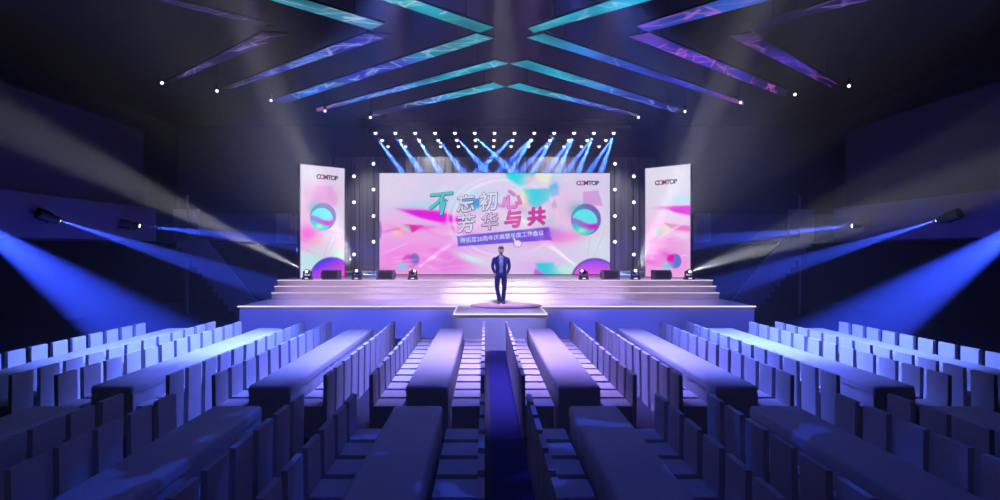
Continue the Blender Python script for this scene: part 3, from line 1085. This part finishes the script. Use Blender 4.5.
chair0, used = make_chair(), [False]
proto_cloth = {}
L1, L2 = 6.43, 6.43
for side, s in (('left', -1), ('right', 1)):
    for ti, c in enumerate(TC):
        x = AX + s * c
        tn = ORD[ti]
        for bi, (y0, L) in enumerate(((8.65, L1), (1.14, L2))):
            far = bi == 0
            if not any(inview(x + dx, y0 + L * q, 0.75, -4) for dx in (-TW, TW) for q in (0.45, 0.6, 0.8, 1.0)):
                continue
            where = 'stage end' if far else 'camera end'
            t = thing('banquet_table', 'long white covered table at the %s, %s from the aisle on the %s' % (where, tn, side), 'table', (x, y0, 0), 0, 'long banquet tables')
            key = L
            if key not in proto_cloth:
                proto_cloth[key] = (obj('tabletop', rounded_cloth(L, TW, 0.75), M['cloth_top'], t, smooth=True), obj('skirt', skirt(L, TW, 0.75), M['cloth_top'], t, smooth=True))
            else:
                for pr in proto_cloth[key]:
                    cc = pr.copy()
                    COL.objects.link(cc)
                    cc.parent = t
            for edge, es in (('outer', s), ('aisle', -s)):
                n = 12 if far else 6
                ytop = 15.0 if far else 7.36
                for k in range(n):
                    cy = ytop - 0.557 * k - (0.28 if far and s < 0 and ti == 3 and edge == 'outer' else 0)
                    cx = x + es * (TW + 0.27)
                    bx = x + es * (TW + 0.51)
                    if not any(inview(qx, qy, qz, -1) for qx in (bx, cx - es * 0.2) for qy in (cy - 0.2, cy + 0.2) for qz in (0.9, 0.46)):
                        continue
                    lab = 'white covered chair, %s from stage, %s side of %s table %s of aisle, %s' % (ORD[k], edge, tn, side, where)
                    rz = PI if es > 0 else 0.0
                    grp = 'white covered chairs along the tables'
                    if not used[0]:
                        used[0] = True
                        chair0.location = (cx, cy, 0)
                        chair0.rotation_euler = (0, 0, rz)
                        chair0['label'] = lab
                        chair0['group'] = grp
                    else:
                        dup(chair0, (cx, cy, 0), rz, lab, grp)

# ------------------------------------------------------------------ the man on the runway
def skin_mesh(name, verts, edges, radii, mat, parent, sub=2):
    me = bpy.data.meshes.new(name)
    me.from_pydata([Vector(v) for v in verts], edges, [])
    o = bpy.data.objects.new(name, me)
    COL.objects.link(o)
    o.modifiers.new('skin', 'SKIN').use_smooth_shade = True
    sv = me.skin_vertices[0].data
    for i, r in enumerate(radii):
        sv[i].radius = r if isinstance(r, tuple) else (r, r)
    sv[0].use_root = True
    sb = o.modifiers.new('sub', 'SUBSURF')
    sb.levels = sb.render_levels = sub
    dg = bpy.context.evaluated_depsgraph_get()
    dg.update()
    m2 = bpy.data.meshes.new_from_object(o.evaluated_get(dg))
    bpy.data.objects.remove(o)
    m2.materials.clear()
    m2.materials.append(mat)
    for p in m2.polygons:
        p.use_smooth = True
    o = bpy.data.objects.new(name, m2)
    COL.objects.link(o)
    o.parent = parent
    return o


def person():
    t = thing('person', 'man in a navy suit and tie standing on the runway, hands at his pockets', 'person', (0.14, 18.75, 1.028))
    # body: pelvis first; x to the viewer's right, facing -y
    V, E, R = [], [], []
    def add(p, r, par=None):
        V.append(p)
        R.append(r)
        if par is not None:
            E.append((par, len(V) - 1))
        return len(V) - 1
    pel = add((0, 0.02, 0.95), (0.13, 0.10))
    sp = add((0, 0.02, 1.14), (0.12, 0.09), pel)
    chs = add((0, 0.02, 1.34), (0.15, 0.10), sp)
    nk = add((0, 0.015, 1.50), (0.055, 0.055), chs)
    n2 = add((0, 0.0, 1.575), (0.052, 0.056), nk)
    h1 = add((0, -0.012, 1.64), (0.068, 0.082), n2)
    h2 = add((0, -0.006, 1.71), (0.078, 0.092), h1)
    h3 = add((0, 0.002, 1.765), (0.058, 0.070), h2)
    nose = add((0, -0.098, 1.672), (0.012, 0.016), h1)
    for s in (-1, 1):
        sh = add((s * 0.175, 0.02, 1.425), 0.042, chs)
        el = add((s * 0.262, 0.05, 1.17), 0.032, sh)
        wr = add((s * 0.205, -0.07, 0.965), 0.028, el)
        pm = add((s * 0.186, -0.105, 0.90), (0.030, 0.018), wr)
        for j, (dx, L) in enumerate(((-0.027, 0.068), (-0.009, 0.078), (0.009, 0.073), (0.027, 0.058))):
            a = add((s * 0.180, -0.105 + dx * 1.0, 0.862), 0.0095, pm)
            b = add((s * 0.168, -0.100 + dx * 1.05, 0.862 - L * 0.55), 0.0088, a)
            add((s * 0.150, -0.095 + dx * 1.05, 0.862 - L), 0.0075, b)
        th = add((s * 0.172, -0.140, 0.905), 0.011, pm)
        add((s * 0.160, -0.152, 0.872), 0.009, th)
        add((s * 0.079, 0.005, 1.672), (0.010, 0.020), h1)      # ear
    LEG = {-1: [(-0.095, 0.01, 0.90), (-0.125, -0.03, 0.50), (-0.045, -0.02, 0.09), (-0.060, -0.13, 0.035)],
           1: [(0.095, 0.02, 0.90), (0.105, 0.02, 0.50), (0.065, 0.06, 0.09), (0.085, -0.06, 0.035)]}
    for s in (-1, 1):
        a = add(LEG[s][0], 0.085, pel)
        b = add(LEG[s][1], 0.058, a)
        c = add(LEG[s][2], 0.038, b)
        add(LEG[s][3], (0.034, 0.024), c)
    skin_mesh('body', V, E, R, M['skin'], t)
    # face: eyes, brows and mouth
    bm = B()
    for s in (-1, 1):
        bmesh.ops.create_uvsphere(bm, u_segments=10, v_segments=8, radius=0.0095, matrix=Matrix.Translation((s * 0.031, -0.081, 1.692)))
    obj('eyes', bm, surf('eye_white', (120, 116, 124), None, 0.3), t, smooth=True)
    bm = B()
    for s in (-1, 1):
        tube(bm, (s * 0.014, -0.093, 1.715), (s * 0.046, -0.084, 1.714), 0.003, n=6)
    obj('eyebrows', bm, M['hair'], t)
    bm = B()
    tube(bm, (-0.024, -0.083, 1.628), (0.024, -0.083, 1.628), 0.005, n=8)
    obj('mouth', bm, surf('lips', (130, 70, 80), None, 0.5), t)
    # hair cap
    bm = B()
    loft(bm, [ell(0, 0.030, 1.675, 0.078, 0.068, 18, 0.0), ell(0, 0.016, 1.715, 0.089, 0.096, 18, -0.010), ell(0, 0.006, 1.752, 0.086, 0.100, 18),
              ell(0, 0.006, 1.785, 0.066, 0.080, 18), ell(0, 0.008, 1.802, 0.034, 0.044, 18)])
    obj('hair', bm, M['hair'], t, smooth=True)
    # shirt front and tie
    bm = B()
    loft(bm, [ell(0, -0.012, 0.99, 0.135, 0.115, 20), ell(0, -0.012, 1.15, 0.135, 0.112, 20), ell(0, 0.0, 1.34, 0.150, 0.120, 20), ell(0, 0.01, 1.46, 0.10, 0.085, 20),
              ell(0, 0.012, 1.505, 0.064, 0.066, 20), ell(0, 0.006, 1.545, 0.062, 0.066, 20)])
    obj('shirt', bm, M['shirt'], t, smooth=True)
    bm = B()
    loft(bm, [[Vector((x * w, y - th, z)) for x, th in ((-1, 0), (1, 0), (1, .012), (-1, .012))] for z, w, y in
              ((0.99, 0.004, -0.126), (1.03, 0.036, -0.127), (1.25, 0.028, -0.124), (1.44, 0.018, -0.098), (1.46, 0.026, -0.086), (1.50, 0.024, -0.066))])
    obj('tie', bm, M['tie'], t)
    # jacket: open front shell (rings that leave a gap), lapels
    def shell(z, rx, ry, gap, cy=0.015, n=26, th=0.014):
        a0, a1 = -PI / 2 + gap, -PI / 2 + 2 * PI - gap
        out = [Vector((rx * math.cos(a0 + (a1 - a0) * i / n), cy + ry * math.sin(a0 + (a1 - a0) * i / n), z)) for i in range(n + 1)]
        inn = [Vector(((rx - th) * math.cos(a0 + (a1 - a0) * i / n), cy + (ry - th) * math.sin(a0 + (a1 - a0) * i / n), z)) for i in range(n + 1)]
        return out + inn[::-1]
    bm = B()
    loft(bm, [shell(0.80, 0.205, 0.165, 0.62), shell(0.88, 0.200, 0.158, 0.52), shell(0.98, 0.184, 0.148, 0.36), shell(1.12, 0.172, 0.142, 0.22), shell(1.28, 0.192, 0.152, 0.30),
              shell(1.40, 0.196, 0.142, 0.42), shell(1.46, 0.170, 0.112, 0.50), shell(1.515, 0.082, 0.078, 0.55)])
    jk = obj('jacket', bm, M['suit'], t, smooth=True)
    for s in (-1, 1):
        bm = B()
        loft(bm, [ell(s * 0.172, 0.02, 1.455, 0.045, 0.062, 14), ell(s * 0.205, 0.022, 1.42, 0.060, 0.068, 14), ell(s * 0.240, 0.035, 1.30, 0.056, 0.062, 14),
                  ell(s * 0.262, 0.05, 1.17, 0.052, 0.058, 14), ell(s * 0.243, 0.0, 1.08, 0.048, 0.052, 14), ell(s * 0.210, -0.06, 0.975, 0.040, 0.042, 14)])
        obj('sleeve', bm, M['suit'], jk, smooth=True)
    bm = B()
    for s in (-1, 1):
        pts = [(s * 0.030, -0.070, 1.50), (s * 0.075, -0.088, 1.47), (s * 0.098, -0.132, 1.36), (s * 0.045, -0.146, 1.14), (s * 0.030, -0.140, 1.16), (s * 0.050, -0.128, 1.36)]
        a = [bm.verts.new(Vector(p)) for p in pts]
        b = [bm.verts.new(Vector(p) + Vector((0, -0.008, 0))) for p in pts]
        bm.faces.new(a)
        bm.faces.new(b[::-1])
        for i in range(6):
            bm.faces.new((a[i], a[(i + 1) % 6], b[(i + 1) % 6], b[i]))
    obj('lapels', bm, M['tie'], jk)
    # trousers
    bm = B()
    loft(bm, [ell(0, 0.015, 1.02, 0.150, 0.122, 18), ell(0, 0.015, 0.93, 0.172, 0.132, 18), ell(0, 0.015, 0.86, 0.172, 0.128, 18), ell(0, 0.015, 0.82, 0.15, 0.11, 18)])
    for s in (-1, 1):
        a, b, c, d = LEG[s]
        loft(bm, [ell(a[0] * 0.98, a[1], 0.90, 0.092, 0.112, 16), ell(a[0] * 0.4 + b[0] * 0.6, (a[1] + b[1]) / 2, 0.70, 0.084, 0.096, 16), ell(b[0], b[1], 0.50, 0.068, 0.074, 16),
                  ell((b[0] + c[0]) / 2, (b[1] + c[1]) / 2 + 0.01, 0.30, 0.062, 0.068, 16), ell(c[0], c[1], 0.10, 0.056, 0.064, 16), ell(c[0], c[1] - 0.01, 0.045, 0.056, 0.070, 16)])
    obj('trousers', bm, M['suit'], t, smooth=True)
    for s in (-1, 1):
        c, d = LEG[s][2], LEG[s][3]
        dx, dy = (d[0] - c[0]), (d[1] - c[1])
        bm = B()
        rings = []
        for u, w, h in ((-0.45, 0.026, 0.05), (-0.2, 0.036, 0.075), (0.3, 0.040, 0.07), (0.8, 0.045, 0.055), (1.15, 0.042, 0.042), (1.42, 0.024, 0.028)):
            cx, cy = c[0] + dx * u, c[1] + dy * u
            rings.append([Vector((cx + w * math.cos(q), cy, max(0.0, h / 2 + (h / 2) * math.sin(q)) if math.sin(q) > -0.3 else 0.0)) for q in [2 * PI * i / 14 for i in range(14)]])
        loft(bm, rings)
        obj('shoe', bm, M['shoe'], t, smooth=True)
    return t


person()

# ------------------------------------------------------------------ haze filling the hall
def haze(label, x0, x1, y0, y1, z0, z1, dens):
    m = bpy.data.materials.new('stage_haze')
    m.use_nodes = True
    nt = m.node_tree
    nt.nodes.clear()
    out = nt.nodes.new('ShaderNodeOutputMaterial')
    v = nt.nodes.new('ShaderNodeVolumeScatter')
    v.inputs['Color'].default_value = (1, 1, 1, 1)
    v.inputs['Density'].default_value = dens
    v.inputs['Anisotropy'].default_value = 0.4
    nt.links.new(v.outputs[0], out.inputs['Volume'])
    tag(obj('haze', box(B(), x0, x1, y0, y1, z0, z1), m), label, 'haze', kind='stuff')


haze('thin stage haze filling the whole hall', -RX + 0.01, RX - 0.01, RY0 + 0.01, RY1 - 0.01, 0.02, RZ - 0.01, HAZE)
haze('added thicker haze under the front truss lamps behind the big screen', -5.6, 5.7, 25.98, 26.42, 5.0, 7.9, 0.035)  # denser box added so the blue truss beams show up
